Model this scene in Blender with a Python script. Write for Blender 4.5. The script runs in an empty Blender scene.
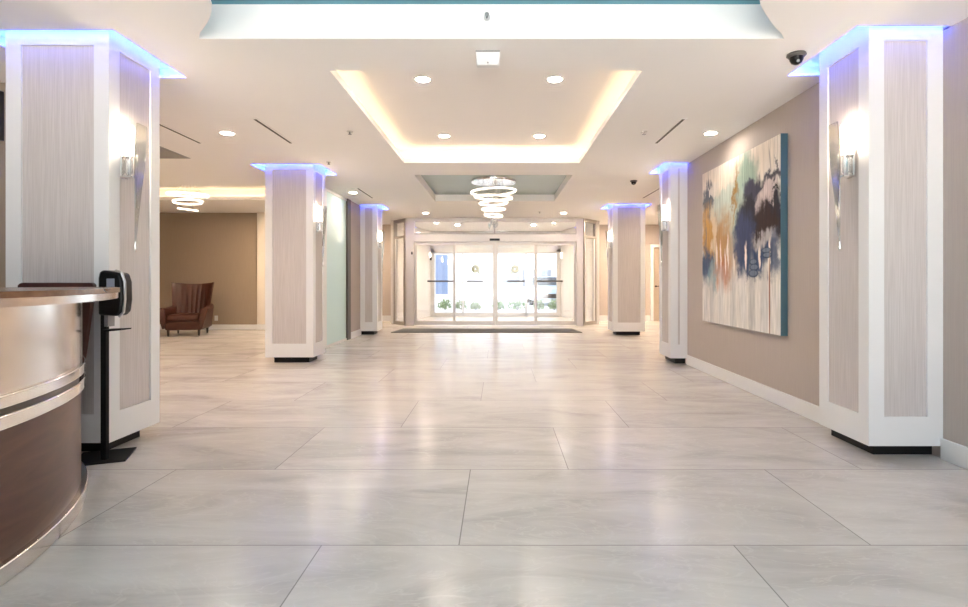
import bpy, bmesh, math, random
from mathutils import Vector, Matrix
random.seed(7)
sc = bpy.context.scene
C = sc.collection
PI = math.pi
CEIL = 2.765

# ------------------------------------------------------------------ helpers
class MB:
    """collects shapes into one bmesh; build() links them as ONE mesh object"""
    def __init__(s): s.bm = bmesh.new()
    def faces(s, vs, fs):
        v = [s.bm.verts.new(p) for p in vs]
        for f in fs:
            try: s.bm.faces.new([v[i] for i in f])
            except ValueError: pass
        return s
    def box(s, x0, x1, y0, y1, z0, z1, M=None):
        vs = [Vector((x, y, z)) for z in (z0, z1) for y in (y0, y1) for x in (x0, x1)]
        if M: vs = [M @ v for v in vs]
        return s.faces(vs, [(0,2,3,1),(4,5,7,6),(0,1,5,4),(2,6,7,3),(0,4,6,2),(1,3,7,5)])
    def prism(s, poly, z0, z1, M=None):
        n = len(poly)
        vs = [Vector((x, y, z0)) for x, y in poly] + [Vector((x, y, z1)) for x, y in poly]
        if M: vs = [M @ v for v in vs]
        return s.faces(vs, [tuple(range(n))[::-1], tuple(range(n, 2*n))] + [(i, (i+1) % n, n+(i+1) % n, n+i) for i in range(n)])
    def lathe(s, prof, seg=24, M=None):
        vs = [Vector((r*math.cos(2*PI*k/seg), r*math.sin(2*PI*k/seg), z)) for r, z in prof for k in range(seg)]
        if M: vs = [M @ v for v in vs]
        n = len(prof); fs = []
        for i in range(n-1):
            for k in range(seg):
                a, b = i*seg+k, i*seg+(k+1) % seg
                fs.append((a, b, b+seg, a+seg))
        fs += [tuple(range(seg))[::-1], tuple(range((n-1)*seg, n*seg))]
        return s.faces(vs, fs)
    def cyl(s, p0, p1, r, r1=None, seg=16):
        p0, p1 = Vector(p0), Vector(p1); d = p1-p0
        M = Matrix.Translation(p0) @ d.to_track_quat('Z', 'Y').to_matrix().to_4x4()
        return s.lathe([(r, 0), (r if r1 is None else r1, d.length)], seg, M)
    def tube(s, pts, r, seg=8, closed=False):
        n = len(pts); rings = []
        pts = [Vector(p) for p in pts]
        for i in range(n):
            a = pts[i-1] if (i or closed) else pts[i]
            b = pts[(i+1) % n] if (i < n-1 or closed) else pts[i]
            q = (b-a).to_track_quat('Z', 'Y')
            rings.append([pts[i] + q @ Vector((r*math.cos(2*PI*k/seg), r*math.sin(2*PI*k/seg), 0)) for k in range(seg)])
        vs = [v for R in rings for v in R]; fs = []
        for i in range(n if closed else n-1):
            j = (i+1) % n
            for k in range(seg):
                fs.append((i*seg+k, i*seg+(k+1) % seg, j*seg+(k+1) % seg, j*seg+k))
        if not closed: fs += [tuple(range(seg))[::-1], tuple(range((n-1)*seg, n*seg))]
        return s.faces(vs, fs)
    def ring(s, M, R, r_in, h, seg=48):
        """flat band: a hollow ring of outer radius R, inner r_in, height h"""
        prof = [(R, -h/2), (R, h/2), (r_in, h/2), (r_in, -h/2)]
        vs = [M @ Vector((r*math.cos(2*PI*k/seg), r*math.sin(2*PI*k/seg), z)) for r, z in prof for k in range(seg)]
        fs = []
        for i in range(4):
            j = (i+1) % 4
            for k in range(seg):
                fs.append((i*seg+k, i*seg+(k+1) % seg, j*seg+(k+1) % seg, j*seg+k))
        return s.faces(vs, fs)
    def arc(s, r0, r1, a0, a1, z0, z1, seg=64):
        """sector of a ring in plan, angles in degrees from +X"""
        vs = []; fs = []
        for k in range(seg+1):
            a = math.radians(a0+(a1-a0)*k/seg); c, q = math.cos(a), math.sin(a)
            vs += [(r0*c, r0*q, z0), (r1*c, r1*q, z0), (r1*c, r1*q, z1), (r0*c, r0*q, z1)]
        for k in range(seg):
            b = 4*k
            for i in range(4):
                j = (i+1) % 4
                fs.append((b+i, b+4+i, b+4+j, b+j))
        fs += [(0,1,2,3), (4*seg+3, 4*seg+2, 4*seg+1, 4*seg)]
        return s.faces(vs, fs)
    def sphere(s, c, r, sx=1, sy=1, sz=1, seg=16):
        M = Matrix.Translation(c) @ Matrix.Diagonal((sx, sy, sz, 1))
        bmesh.ops.create_uvsphere(s.bm, u_segments=seg, v_segments=max(6, seg//2), radius=r, matrix=M)
        return s
    def build(s, name, m, parent=None, loc=None, smooth=False, bevel=0, rot=None):
        bmesh.ops.recalc_face_normals(s.bm, faces=s.bm.faces)
        me = bpy.data.meshes.new(name); s.bm.to_mesh(me); s.bm.free()
        for k in (m if isinstance(m, (list, tuple)) else [m]): me.materials.append(k)
        o = bpy.data.objects.new(name, me); C.objects.link(o)
        if parent: o.parent = parent
        if loc: o.location = loc
        if rot: o.rotation_euler = rot
        if smooth:
            for p in me.polygons: p.use_smooth = True
            try: me.set_sharp_from_angle(angle=math.radians(40))
            except Exception: pass
        if bevel:
            b = o.modifiers.new('bevel', 'BEVEL'); b.width = bevel; b.segments = 2; b.limit_method = 'ANGLE'
        return o

def tag(o, label=None, cat=None, group=None, kind=None):
    for k, v in (('label', label), ('category', cat), ('group', group), ('kind', kind)):
        if v: o[k] = v
    return o
def thing(name, label, cat, loc, rotz=0, group=None):
    o = bpy.data.objects.new(name, None); C.objects.link(o)
    o.empty_display_size = .1; o.location = loc; o.rotation_euler = (0, 0, rotz)
    return tag(o, label, cat, group, 'thing')
def struct(name, mb, m, parent=None, **k):
    o = mb.build(name, m, parent, **k)
    if not parent: o['kind'] = 'structure'
    return o
def copy_tree(o, parent=None):
    c = o.copy(); C.objects.link(c)
    if parent: c.parent = parent
    for ch in list(o.children): copy_tree(ch, c)
    return c

# ------------------------------------------------------------------ materials
def new_mat(name):
    m = bpy.data.materials.new(name); m.use_nodes = True
    return m, m.node_tree.nodes, m.node_tree.links
def mat(name, col, rough=.5, metal=0, var=.04, scale=(3, 3, 3), bump=0, bscale=200, spec=.5, coat=0):
    """principled with a soft procedural variation of its own colour"""
    m, N, L = new_mat(name); b = N['Principled BSDF']
    b.inputs['Roughness'].default_value = rough; b.inputs['Metallic'].default_value = metal
    b.inputs['Specular IOR Level'].default_value = spec; b.inputs['Coat Weight'].default_value = coat
    tc = N.new('ShaderNodeTexCoord'); mp = N.new('ShaderNodeMapping'); nz = N.new('ShaderNodeTexNoise')
    mp.inputs['Scale'].default_value = scale; nz.inputs['Scale'].default_value = 1; nz.inputs['Detail'].default_value = 4
    L.new(tc.outputs['Object'], mp.inputs['Vector']); L.new(mp.outputs['Vector'], nz.inputs['Vector'])
    mx = N.new('ShaderNodeMix'); mx.data_type = 'RGBA'
    mx.inputs['A'].default_value = [c*(1-var) for c in col]+[1]; mx.inputs['B'].default_value = [min(1, c*(1+var)) for c in col]+[1]
    L.new(nz.outputs['Fac'], mx.inputs['Factor']); L.new(mx.outputs['Result'], b.inputs['Base Color'])
    if bump:
        n2 = N.new('ShaderNodeTexNoise'); n2.inputs['Scale'].default_value = bscale
        L.new(mp.outputs['Vector'], n2.inputs['Vector'])
        bp = N.new('ShaderNodeBump'); bp.inputs['Strength'].default_value = bump; bp.inputs['Distance'].default_value = .002
        L.new(n2.outputs['Fac'], bp.inputs['Height']); L.new(bp.outputs['Normal'], b.inputs['Normal'])
    return m
def emit(name, col, strength, sides=True):
    m, N, L = new_mat(name); b = N['Principled BSDF']
    b.inputs['Base Color'].default_value = (*col, 1)
    b.inputs['Emission Color'].default_value = (*col, 1); b.inputs['Emission Strength'].default_value = strength
    return m
def glass(name, tint=(1, 1, 1), refl=.06, rough=.02):
    m, N, L = new_mat(name); N.remove(N['Principled BSDF']); out = N['Material Output']
    t = N.new('ShaderNodeBsdfTransparent'); t.inputs['Color'].default_value = (*tint, 1)
    g = N.new('ShaderNodeBsdfGlossy'); g.inputs['Roughness'].default_value = rough
    f = N.new('ShaderNodeLayerWeight'); f.inputs['Blend'].default_value = .5
    pw = N.new('ShaderNodeMath'); pw.operation = 'POWER'; pw.inputs[1].default_value = 4; L.new(f.outputs['Facing'], pw.inputs[0])
    ad = N.new('ShaderNodeMath'); ad.operation = 'MULTIPLY_ADD'; ad.inputs[1].default_value = .7; ad.inputs[2].default_value = refl
    L.new(pw.outputs[0], ad.inputs[0])
    mx = N.new('ShaderNodeMixShader'); L.new(ad.outputs[0], mx.inputs['Fac'])
    L.new(t.outputs[0], mx.inputs[1]); L.new(g.outputs[0], mx.inputs[2]); L.new(mx.outputs[0], out.inputs['Surface'])
    return m

def floor_material():
    m, N, L = new_mat('stone_tile'); b = N['Principled BSDF']
    tc = N.new('ShaderNodeTexCoord'); sp = N.new('ShaderNodeSeparateXYZ'); L.new(tc.outputs['Object'], sp.inputs[0])
    def M(op, a, c=None):
        n = N.new('ShaderNodeMath'); n.operation = op
        for i, v in enumerate((a, c)):
            if v is None: continue
            if isinstance(v, (int, float)): n.inputs[i].default_value = v
            else: L.new(v, n.inputs[i])
        return n.outputs[0]
    W, D = 1.793, .945
    v = M('DIVIDE', M('SUBTRACT', sp.outputs['Y'], 1.405), D)
    row = M('FLOOR', v); fv = M('SUBTRACT', v, row)
    u = M('DIVIDE', M('SUBTRACT', M('ADD', sp.outputs['X'], .772), M('MULTIPLY', row, W/3)), W)
    col = M('FLOOR', u); fu = M('SUBTRACT', u, col)
    du = M('MULTIPLY', M('MINIMUM', fu, M('SUBTRACT', 1, fu)), W)
    dv = M('MULTIPLY', M('MINIMUM', fv, M('SUBTRACT', 1, fv)), D)
    d = M('MINIMUM', du, dv)
    gr = N.new('ShaderNodeMapRange'); gr.inputs['From Min'].default_value = .0015; gr.inputs['From Max'].default_value = .0038
    L.new(d, gr.inputs['Value'])
    cb = N.new('ShaderNodeCombineXYZ'); L.new(col, cb.inputs[0]); L.new(row, cb.inputs[1])
    wn = N.new('ShaderNodeTexWhiteNoise'); L.new(cb.outputs[0], wn.inputs['Vector'])
    # veins: shift the pattern by a random amount on every tile, streaks run along a slight diagonal
    va = N.new('ShaderNodeVectorMath'); va.operation = 'MULTIPLY_ADD'
    L.new(wn.outputs['Color'], va.inputs[0]); va.inputs[1].default_value = (30, 30, 30); L.new(tc.outputs['Object'], va.inputs[2])
    mp = N.new('ShaderNodeMapping'); mp.inputs['Rotation'].default_value = (0, 0, .5); mp.inputs['Scale'].default_value = (.8, 2.4, 1)
    L.new(va.outputs[0], mp.inputs['Vector'])
    nz = N.new('ShaderNodeTexNoise'); nz.inputs['Scale'].default_value = 1.1; nz.inputs['Detail'].default_value = 9; nz.inputs['Roughness'].default_value = .62; nz.inputs['Distortion'].default_value = 1.2
    L.new(mp.outputs[0], nz.inputs['Vector'])
    cr = N.new('ShaderNodeValToRGB'); L.new(nz.outputs['Fac'], cr.inputs[0])
    e = cr.color_ramp.elements
    e[0].position = .30; e[0].color = (.46, .43, .41, 1); e[1].position = .74; e[1].color = (.68, .645, .615, 1)
    x = e.new(.48); x.color = (.58, .545, .52, 1); x = e.new(.56); x.color = (.61, .575, .55, 1)
    mv = N.new('ShaderNodeTexNoise'); mv.inputs['Scale'].default_value = 2.3; mv.inputs['Detail'].default_value = 6; mv.inputs['Distortion'].default_value = 2.5
    L.new(mp.outputs[0], mv.inputs['Vector'])
    vr = N.new('ShaderNodeMapRange'); vr.inputs['From Min'].default_value = .0; vr.inputs['From Max'].default_value = .025
    L.new(M('ABSOLUTE', M('SUBTRACT', mv.outputs['Fac'], .52)), vr.inputs['Value']); vr.inputs['To Min'].default_value = .35; vr.inputs['To Max'].default_value = 0
    m1 = N.new('ShaderNodeMix'); m1.data_type = 'RGBA'; L.new(vr.outputs[0], m1.inputs['Factor'])
    L.new(cr.outputs[0], m1.inputs['A']); m1.inputs['B'].default_value = (.71, .68, .65, 1)
    tv = N.new('ShaderNodeMapRange'); tv.inputs['To Min'].default_value = .97; tv.inputs['To Max'].default_value = 1.03; L.new(wn.outputs['Value'], tv.inputs['Value'])
    m2 = N.new('ShaderNodeMix'); m2.data_type = 'RGBA'; m2.blend_type = 'MULTIPLY'; m2.inputs['Factor'].default_value = 1
    L.new(m1.outputs['Result'], m2.inputs['A']); L.new(tv.outputs[0], m2.inputs['B'])
    m3 = N.new('ShaderNodeMix'); m3.data_type = 'RGBA'; L.new(gr.outputs[0], m3.inputs['Factor'])
    m3.inputs['A'].default_value = (.29, .27, .26, 1); L.new(m2.outputs['Result'], m3.inputs['B'])
    L.new(m3.outputs['Result'], b.inputs['Base Color'])
    rr = N.new('ShaderNodeMapRange'); L.new(nz.outputs['Fac'], rr.inputs['Value']); rr.inputs['To Min'].default_value = .17; rr.inputs['To Max'].default_value = .30
    L.new(rr.outputs[0], b.inputs['Roughness']); b.inputs['Specular IOR Level'].default_value = .45
    return m

def textile(name, c1, c2):
    """vertical-thread wallcovering"""
    m, N, L = new_mat(name); b = N['Principled BSDF']; b.inputs['Roughness'].default_value = .7
    tc = N.new('ShaderNodeTexCoord'); mp = N.new('ShaderNodeMapping'); mp.inputs['Scale'].default_value = (150, 150, 3)
    nz = N.new('ShaderNodeTexNoise'); nz.inputs['Scale'].default_value = 1; nz.inputs['Detail'].default_value = 5
    L.new(tc.outputs['Object'], mp.inputs[0]); L.new(mp.outputs[0], nz.inputs['Vector'])
    cr = N.new('ShaderNodeValToRGB'); L.new(nz.outputs['Fac'], cr.inputs[0])
    cr.color_ramp.elements[0].position = .35; cr.color_ramp.elements[0].color = (*c1, 1)
    cr.color_ramp.elements[1].position = .65; cr.color_ramp.elements[1].color = (*c2, 1)
    L.new(cr.outputs[0], b.inputs['Base Color'])
    bp = N.new('ShaderNodeBump'); bp.inputs['Strength'].default_value = .25; bp.inputs['Distance'].default_value = .002
    L.new(nz.outputs['Fac'], bp.inputs['Height']); L.new(bp.outputs[0], b.inputs['Normal'])
    return m

def wood(name, c1, c2, rough=.3, along='Y'):
    m, N, L = new_mat(name); b = N['Principled BSDF']; b.inputs['Roughness'].default_value = rough
    tc = N.new('ShaderNodeTexCoord'); mp = N.new('ShaderNodeMapping')
    mp.inputs['Scale'].default_value = {'Y': (3, 1.0, 9), 'Z': (14, 14, 1.2), 'X': (1, 12, 12)}[along]
    nz = N.new('ShaderNodeTexNoise'); nz.inputs['Scale'].default_value = 1.3; nz.inputs['Detail'].default_value = 8; nz.inputs['Distortion'].default_value = 1.5
    L.new(tc.outputs['Object'], mp.inputs[0]); L.new(mp.outputs[0], nz.inputs['Vector'])
    cr = N.new('ShaderNodeValToRGB'); L.new(nz.outputs['Fac'], cr.inputs[0])
    cr.color_ramp.elements[0].position = .3; cr.color_ramp.elements[0].color = (*c1, 1)
    cr.color_ramp.elements[1].position = .7; cr.color_ramp.elements[1].color = (*c2, 1)
    L.new(cr.outputs[0], b.inputs['Base Color'])
    return m

WHITE = mat('white_paint', (.74, .735, .735), .45, var=.01)
CEILING = mat('ceiling_paint', (.87, .85, .83), .8, var=.01)
TEAL = mat('teal_paint', (.10, .30, .38), .6)
SAGE = mat('sage_paint', (.33, .40, .37), .35)
WALL = textile('wall_covering', (.445, .385, .345), (.475, .412, .37))
WALLTAN = textile('tan_wall_covering', (.34, .265, .195), (.37, .29, .215))
PANEL = textile('panel_textile', (.50, .455, .44), (.59, .545, .53))
BLACK = mat('black_plinth', (.006, .0055, .0055), .5, spec=.25)
BLACKMET = mat('black_metal', (.006, .006, .0065), .6, spec=.18)
BLKPLASTIC = mat('black_plastic', (.007, .007, .008), .35, spec=.3)
SILVERPLASTIC = mat('silver_plastic', (.5, .49, .47), .3, .6)
CHROME = mat('chrome', (.78, .78, .78), .12, 1)
STEEL = mat('brushed_steel', (.70, .665, .645), .17, 1, var=.05, scale=(2, 2, 120))
ALU = mat('brushed_aluminium', (.60, .555, .52), .35, .5)
ALUDARK = mat('grey_aluminium', (.40, .37, .345), .35, .7)
BRONZE = mat('dark_bronze', (.10, .085, .075), .4, .5)
CHERRY = wood('cherry_veneer', (.060, .020, .012), (.115, .045, .028), .33)
MAHOG = wood('mahogany', (.040, .008, .006), (.065, .016, .011), .55, 'Z')
COUNTER = wood('counter_wood', (.16, .075, .04), (.22, .11, .06), .25, 'X')
LEATHER = mat('brown_leather', (.072, .020, .011), .42, var=.25, scale=(6, 6, 6), bump=.2)
DARKWOOD = mat('dark_wood', (.02, .012, .01), .4)
GLASS = glass('clear_glass')
SMOKE = glass('smoked_mirror_glass', (.72, .75, .74), .25, .08)
CRYSTAL = glass('crystal', (.95, .97, 1), .3, .04)
GREY = mat('grey_plastic', (.25, .25, .25), .4)
SLOT = mat('slot_black', (.05, .04, .035), .6)
MATRUG = mat('charcoal_carpet', (.085, .085, .088), .95, bump=.6, scale=(8, 8, 8))
LENS = emit('downlight_lens', (1, .88, .74), 64)
LENS_DIM = emit('dim_lens', (1, .90, .78), 30)
FILL_LENS = emit('fill_lens', (1, .80, .58), 340)  # strong lens of the added fill downlights
WARM = emit('warm_led', (1, .72, .42), 2.0)
BLUE = emit('blue_led', (.035, .10, 1), 7)
COOL_FILL = emit('cool_fill_led', (.74, .86, 1), 1.0)
RINGLED = emit('ring_led', (1, .88, .72), .55)
TUBELED = emit('sconce_tube', (1, .84, .66), 9)
def frosted():
    m, N, L = new_mat('frosted_teal_glass'); b = N['Principled BSDF']
    b.inputs['Base Color'].default_value = (.70, .83, .83, 1); b.inputs['Roughness'].default_value = .22
    tr = N.new('ShaderNodeBsdfTranslucent'); tr.inputs['Color'].default_value = (.78, .94, .97, 1)
    mx = N.new('ShaderNodeMixShader'); mx.inputs['Fac'].default_value = .45
    L.new(b.outputs[0], mx.inputs[1]); L.new(tr.outputs[0], mx.inputs[2]); L.new(mx.outputs[0], N['Material Output'].inputs['Surface'])
    return m
FROST = frosted()

# ------------------------------------------------------------------ floor and ceiling
mb = MB(); mb.box(-9.2, 6.6, -2.75, 18.0, -.12, 0)
struct('floor', mb, floor_material())

# openings in the ceiling: name -> x0,x1,y0,y1
HOLES = {
    'front': (-2.0, 1.9, -2.2, 3.6), 'tray': (-1.30, 1.10, 4.15, 7.39), 'sage': (-1.29, 1.12, 8.23, 10.93), 'lounge': (-7.6, -3.95, 9.1, 10.76),
    'cove_a': (-3.42, -2.484, 3.475, 4.296), 'cove_b': (2.27, 2.868, 3.42, 4.255), 'cove_c': (-3.45, -2.474, 7.48, 8.25),
    'cove_d': (2.255, 2.598, 7.37, 8.12), 'cove_e': (-2.96, -2.48, 11.43, 12.2), 'cove_f': (2.29, 3.21, 11.34, 12.13)}
ceiling_mb = MB()
xs = sorted({-9.2, 6.6} | {v for h in HOLES.values() for v in h[:2]})
ys = sorted({-2.75, 15.5} | {v for h in HOLES.values() for v in h[2:]})
for i in range(len(xs)-1):
    for j in range(len(ys)-1):
        cx, cy = (xs[i]+xs[i+1])/2, (ys[j]+ys[j+1])/2
        if any(h[0] < cx < h[1] and h[2] < cy < h[3] for h in HOLES.values()): continue
        ceiling_mb.faces([(xs[i], ys[j], CEIL), (xs[i+1], ys[j], CEIL), (xs[i+1], ys[j+1], CEIL), (xs[i], ys[j+1], CEIL)], [(0, 1, 2, 3)])
# slab over everything
ceiling_mb.box(-9.3, 6.6, -2.8, 18.0, 3.10, 3.25)
def sides(mbx, x0, x1, y0, y1, z0, z1):
    mbx.faces([(x0, y0, z0), (x1, y0, z0), (x1, y1, z0), (x0, y1, z0), (x0, y0, z1), (x1, y0, z1), (x1, y1, z1), (x0, y1, z1)],
              [(0, 1, 5, 4), (1, 2, 6, 5), (2, 3, 7, 6), (3, 0, 4, 7)])
# column recesses: short sides and a flat top
for k, h in HOLES.items():
    if k.startswith('cove'):
        x0, x1, y0, y1 = h
        sides(ceiling_mb, x0, x1, y0, y1, CEIL, CEIL+.012)
        x0 -= 0 if k == 'cove_e' else .05; x1 += 0 if k in ('cove_b', 'cove_d') else .05; y0 -= .05; y1 += .05
        sides(ceiling_mb, x0, x1, y0, y1, CEIL, 2.86)
        ceiling_mb.faces([(x0, y0, 2.86), (x1, y0, 2.86), (x1, y1, 2.86), (x0, y1, 2.86)], [(0, 1, 2, 3)])
# front opening: flares wider at its far end
x0, x1, y0, y1 = HOLES['front']
sides(ceiling_mb, x0, x1, y0, y1, CEIL, 3.0)
ceiling_mb.prism([(-2.0, -2.2), (-1.64, -2.2), (-1.656, 3.08), (-1.69, 3.18), (-1.742, 3.265), (-1.81, 3.36), (-1.88, 3.44), (-1.95, 3.52), (-2.0, 3.6)], CEIL, CEIL+.02)
ceiling_mb.prism([(1.9, 3.6), (1.84, 3.52), (1.76, 3.44), (1.69, 3.36), (1.60, 3.25), (1.53, 3.16), (1.485, 3.08), (1.48, -2.2), (1.9, -2.2)], CEIL, CEIL+.02)
# warm tray and lounge tray: upstand lip, hidden shelf, set-back walls
def led_tray(h, ztop, set_back=.14):
    x0, x1, y0, y1 = h; t = .025; q = set_back
    for (a, b, c, d) in ((x0-t, x1+t, y0-t, y0), (x0-t, x1+t, y1, y1+t), (x0-t, x0, y0, y1), (x1, x1+t, y0, y1)):
        ceiling_mb.box(a, b, c, d, CEIL+.002, CEIL+.065)
    for (a, b, c, d) in ((x0-q, x1+q, y0-q, y0-t), (x0-q, x1+q, y1+t, y1+q), (x0-q, x0-t, y0, y1), (x1+t, x1+q, y0, y1)):
        ceiling_mb.box(a, b, c, d, CEIL+.002, CEIL+.02)
    sides(ceiling_mb, x0-q, x1+q, y0-q, y1+q, CEIL+.01, ztop)
    ceiling_mb.faces([(x0-q, y0-q, ztop), (x1+q, y0-q, ztop), (x1+q, y1+q, ztop), (x0-q, y1+q, ztop)], [(0, 1, 2, 3)])
led_tray(HOLES['tray'], 2.99); led_tray(HOLES['lounge'], 3.0)
x0, x1, y0, y1 = HOLES['sage']; sides(ceiling_mb, x0, x1, y0, y1, CEIL, 2.9)
ceil_o = struct('ceiling', ceiling_mb, CEILING)
x0, x1, y0, y1 = HOLES['front']
MB().box(x0-.02, x1+.02, y0-.02, y1+.02, 2.995, 3.02).build('teal_recess', TEAL, ceil_o)
x0, x1, y0, y1 = HOLES['sage']
mb = MB(); mb.box(x0-.01, x1+.01, y0-.01, y1+.01, 2.9, 2.92); mb.build('sage_recess', SAGE, ceil_o)

def led_strip(name, label, boxes, m):
    mb = MB()
    cx = sum(b[0]+b[1] for b in boxes)/2/len(boxes); cy = sum(b[2]+b[3] for b in boxes)/2/len(boxes); z = boxes[0][4]
    for (a, b, c, d, e, f) in boxes: mb.box(a-cx, b-cx, c-cy, d-cy, e-z, f-z)
    return tag(mb.build(name, m, loc=(cx, cy, z)), label, 'light strip', None, 'thing')
def strip_round(h, q, z0, z1, t=.014, skip=''):
    x0, x1, y0, y1 = h
    out = []
    if 'r' in skip: x1 -= q+.002
    if 'l' in skip: x0 += q+.002
    if 'f' not in skip: out.append((x0-q, x1+q, y0-q, y0-q+t, z0, z1))
    if 'b' not in skip: out.append((x0-q, x1+q, y1+q-t, y1+q, z0, z1))
    if 'l' not in skip: out.append((x0-q, x0-q+t, y0-q+t, y1+q-t, z0, z1))
    if 'r' not in skip: out.append((x1+q-t, x1+q, y0-q+t, y1+q-t, z0, z1))
    return out
led_strip('cove_light', 'warm light strip hidden around the rectangular ceiling tray with four downlights', strip_round(HOLES['tray'], .055, CEIL+.022, CEIL+.034), WARM)
led_strip('cove_light', 'warm light strip around the lounge ceiling tray above the leather armchair', strip_round(HOLES['lounge'], .055, CEIL+.022, CEIL+.034), WARM)
led_strip('cove_light', 'added cool fill strip hidden on the desk-side ledge of the teal ceiling recess', [(-1.96, -1.90, -2.0, 3.2, CEIL+.022, CEIL+.034)], COOL_FILL)  # both ledge strips are added to throw cool fill light upward
led_strip('cove_light', 'added cool fill strip hidden on the painting-side ledge of the teal ceiling recess', [(1.80, 1.86, -2.0, 3.2, CEIL+.022, CEIL+.034)], COOL_FILL)
for k, lab, sk in (('cove_a', 'blue light strip in the ceiling around the column behind the curved desk', ''),
               ('cove_b', 'blue light strip in the ceiling around the near column beside the painting', 'r'),
               ('cove_c', 'blue light strip in the ceiling around the free column left of the frosted glass', ''),
               ('cove_d', 'blue light strip in the ceiling around the half column beyond the painting', 'r'),
               ('cove_e', 'blue light strip in the ceiling around the far half column beside frosted glass', 'l'),
               ('cove_f', 'blue light strip in the ceiling around the free column right of the entrance doors', '')):
    led_strip('cove_light', lab, strip_round(HOLES[k], .040, CEIL+.012, CEIL+.026, skip=sk), BLUE)

# ------------------------------------------------------------------ walls
def wall(name, boxes, m):
    mb = MB()
    for b in boxes: mb.box(*b)
    return struct(name, mb, m)
Z1 = CEIL+.01
wall('wall_right', [(2.60, 2.75, 4.032, 7.98, 0, Z1), (2.87, 3.0, -2.7, 4.032, 0, 2.87), (2.6, 2.87, 4.032, 4.2, 0, Z1)], WALL)
wall('wall_right_return', [(2.75, 6.5, 7.84, 7.98, 0, Z1)], WALL)
wall('wall_far_right', [(6.4, 6.55, 7.98, 15.5, 0, Z1)], WALL)
wall('wall_back_right', [(2.62, 4.42, 15.5, 15.65, 0, Z1), (5.36, 6.5, 15.5, 15.65, 0, Z1), (4.42, 5.36, 15.5, 15.65, 2.12, Z1)], WALL)
wall('wall_back_left', [(-6.0, -2.82, 15.5, 15.65, 0, Z1)], WALL)
wall('wall_lounge', [(-9.1, -3.0, 12.8, 12.95, 0, Z1)], WALLTAN)
wall('wall_left', [(-9.2, -9.05, -2.7, 12.9, 0, Z1)], WALLTAN)
wall('wall_niche_left', [(-6.1, -6.0, 12.95, 15.65, 0, Z1)], WALL)
wall('wall_reception', [(-9.05, -3.9, 4.40, 4.52, 0, Z1)], WALLTAN)
# side wall after the frosted glass, up to the far half column
wall('wall_glass_end', [(-3.04, -2.955, 10.72, 12.0, 0, 2.75)], WALL)
struct('trim_1', MB().box(-5.70, -5.48, 12.72, 12.80, 0, CEIL), mat('pilaster_paint', (.74, .66, .56), .5))
# unseen window wall added behind the camera for daylight, solid wall behind the reception side
wall('wall_rear', [(-9.05, -2.9, -2.7, -2.6, 0, Z1)], WALL)
mb = MB()
for x in (-2.84, -1.45, -.05, 1.35, 2.80): mb.box(x-.04, x+.04, -2.7, -2.6, 0, CEIL)
mb.box(-2.9, 2.87, -2.7, -2.6, 0, .10); mb.box(-2.9, 2.87, -2.7, -2.6, 2.68, CEIL)
w1 = struct('window_added', mb, ALU)
MB().box(-2.85, 2.8, -2.66, -2.65, .10, 2.68).build('pane', GLASS, w1)

def base(name, boxes):
    mb = MB()
    for b in boxes: mb.box(*b)
    return struct(name, mb, WHITE, bevel=.006)
base('baseboard_right', [(2.58, 2.60, 4.06, 7.45, 0, .135), (2.85, 2.87, -2.6, 3.49, 0, .135)])
base('baseboard_lounge', [(-9.05, -5.70, 12.78, 12.80, 0, .12), (-5.48, -3.0, 12.78, 12.80, 0, .12), (-5.71, -5.47, 12.70, 12.72, 0, .13)])
base('baseboard_back_right', [(2.62, 4.34, 15.48, 15.50, 0, .16)])
base('baseboard_back_left', [(-6.0, -2.82, 15.48, 15.50, 0, .16)])
base('baseboard_glass', [(-2.955, -2.93, 10.72, 11.50, 0, .13)])
base('baseboard_reception', [(-9.05, -3.9, 4.38, 4.40, 0, .12)])

# frosted glass partition between the two left columns
t = struct('window_2', MB().box(-3.01, -2.96, 8.2, 9.28, 0, 2.75).box(-3.0, -2.96, 9.28, 10.5, 0, .04).box(-3.0, -2.96, 9.28, 10.5, 2.70, 2.75), WHITE)
MB().box(-2.995, -2.975, 9.28, 10.5, .04, 2.70).build('frosted_pane', FROST, t)
MB().box(-3.04, -2.94, 10.5, 10.72, 0, 2.75).build('jamb', BRONZE, t)

# door in the far right corner
d = struct('door_3', MB().box(4.34, 4.42, 15.44, 15.5, 0, 2.2).box(5.36, 5.44, 15.44, 15.5, 0, 2.2).box(4.42, 5.36, 15.44, 15.5, 2.12, 2.2), WHITE)
MB().box(4.42, 5.36, 15.54, 15.58, 0, 2.12).build('door_leaf', mat('door_tan', (.50, .41, .33), .4), d, bevel=.004)
MB().cyl((4.50, 15.53, 1.0), (4.50, 15.46, 1.0), .022).box(4.49, 4.61, 15.455, 15.47, .99, 1.01).build('handle', BLACKMET, d, smooth=True)

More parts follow.
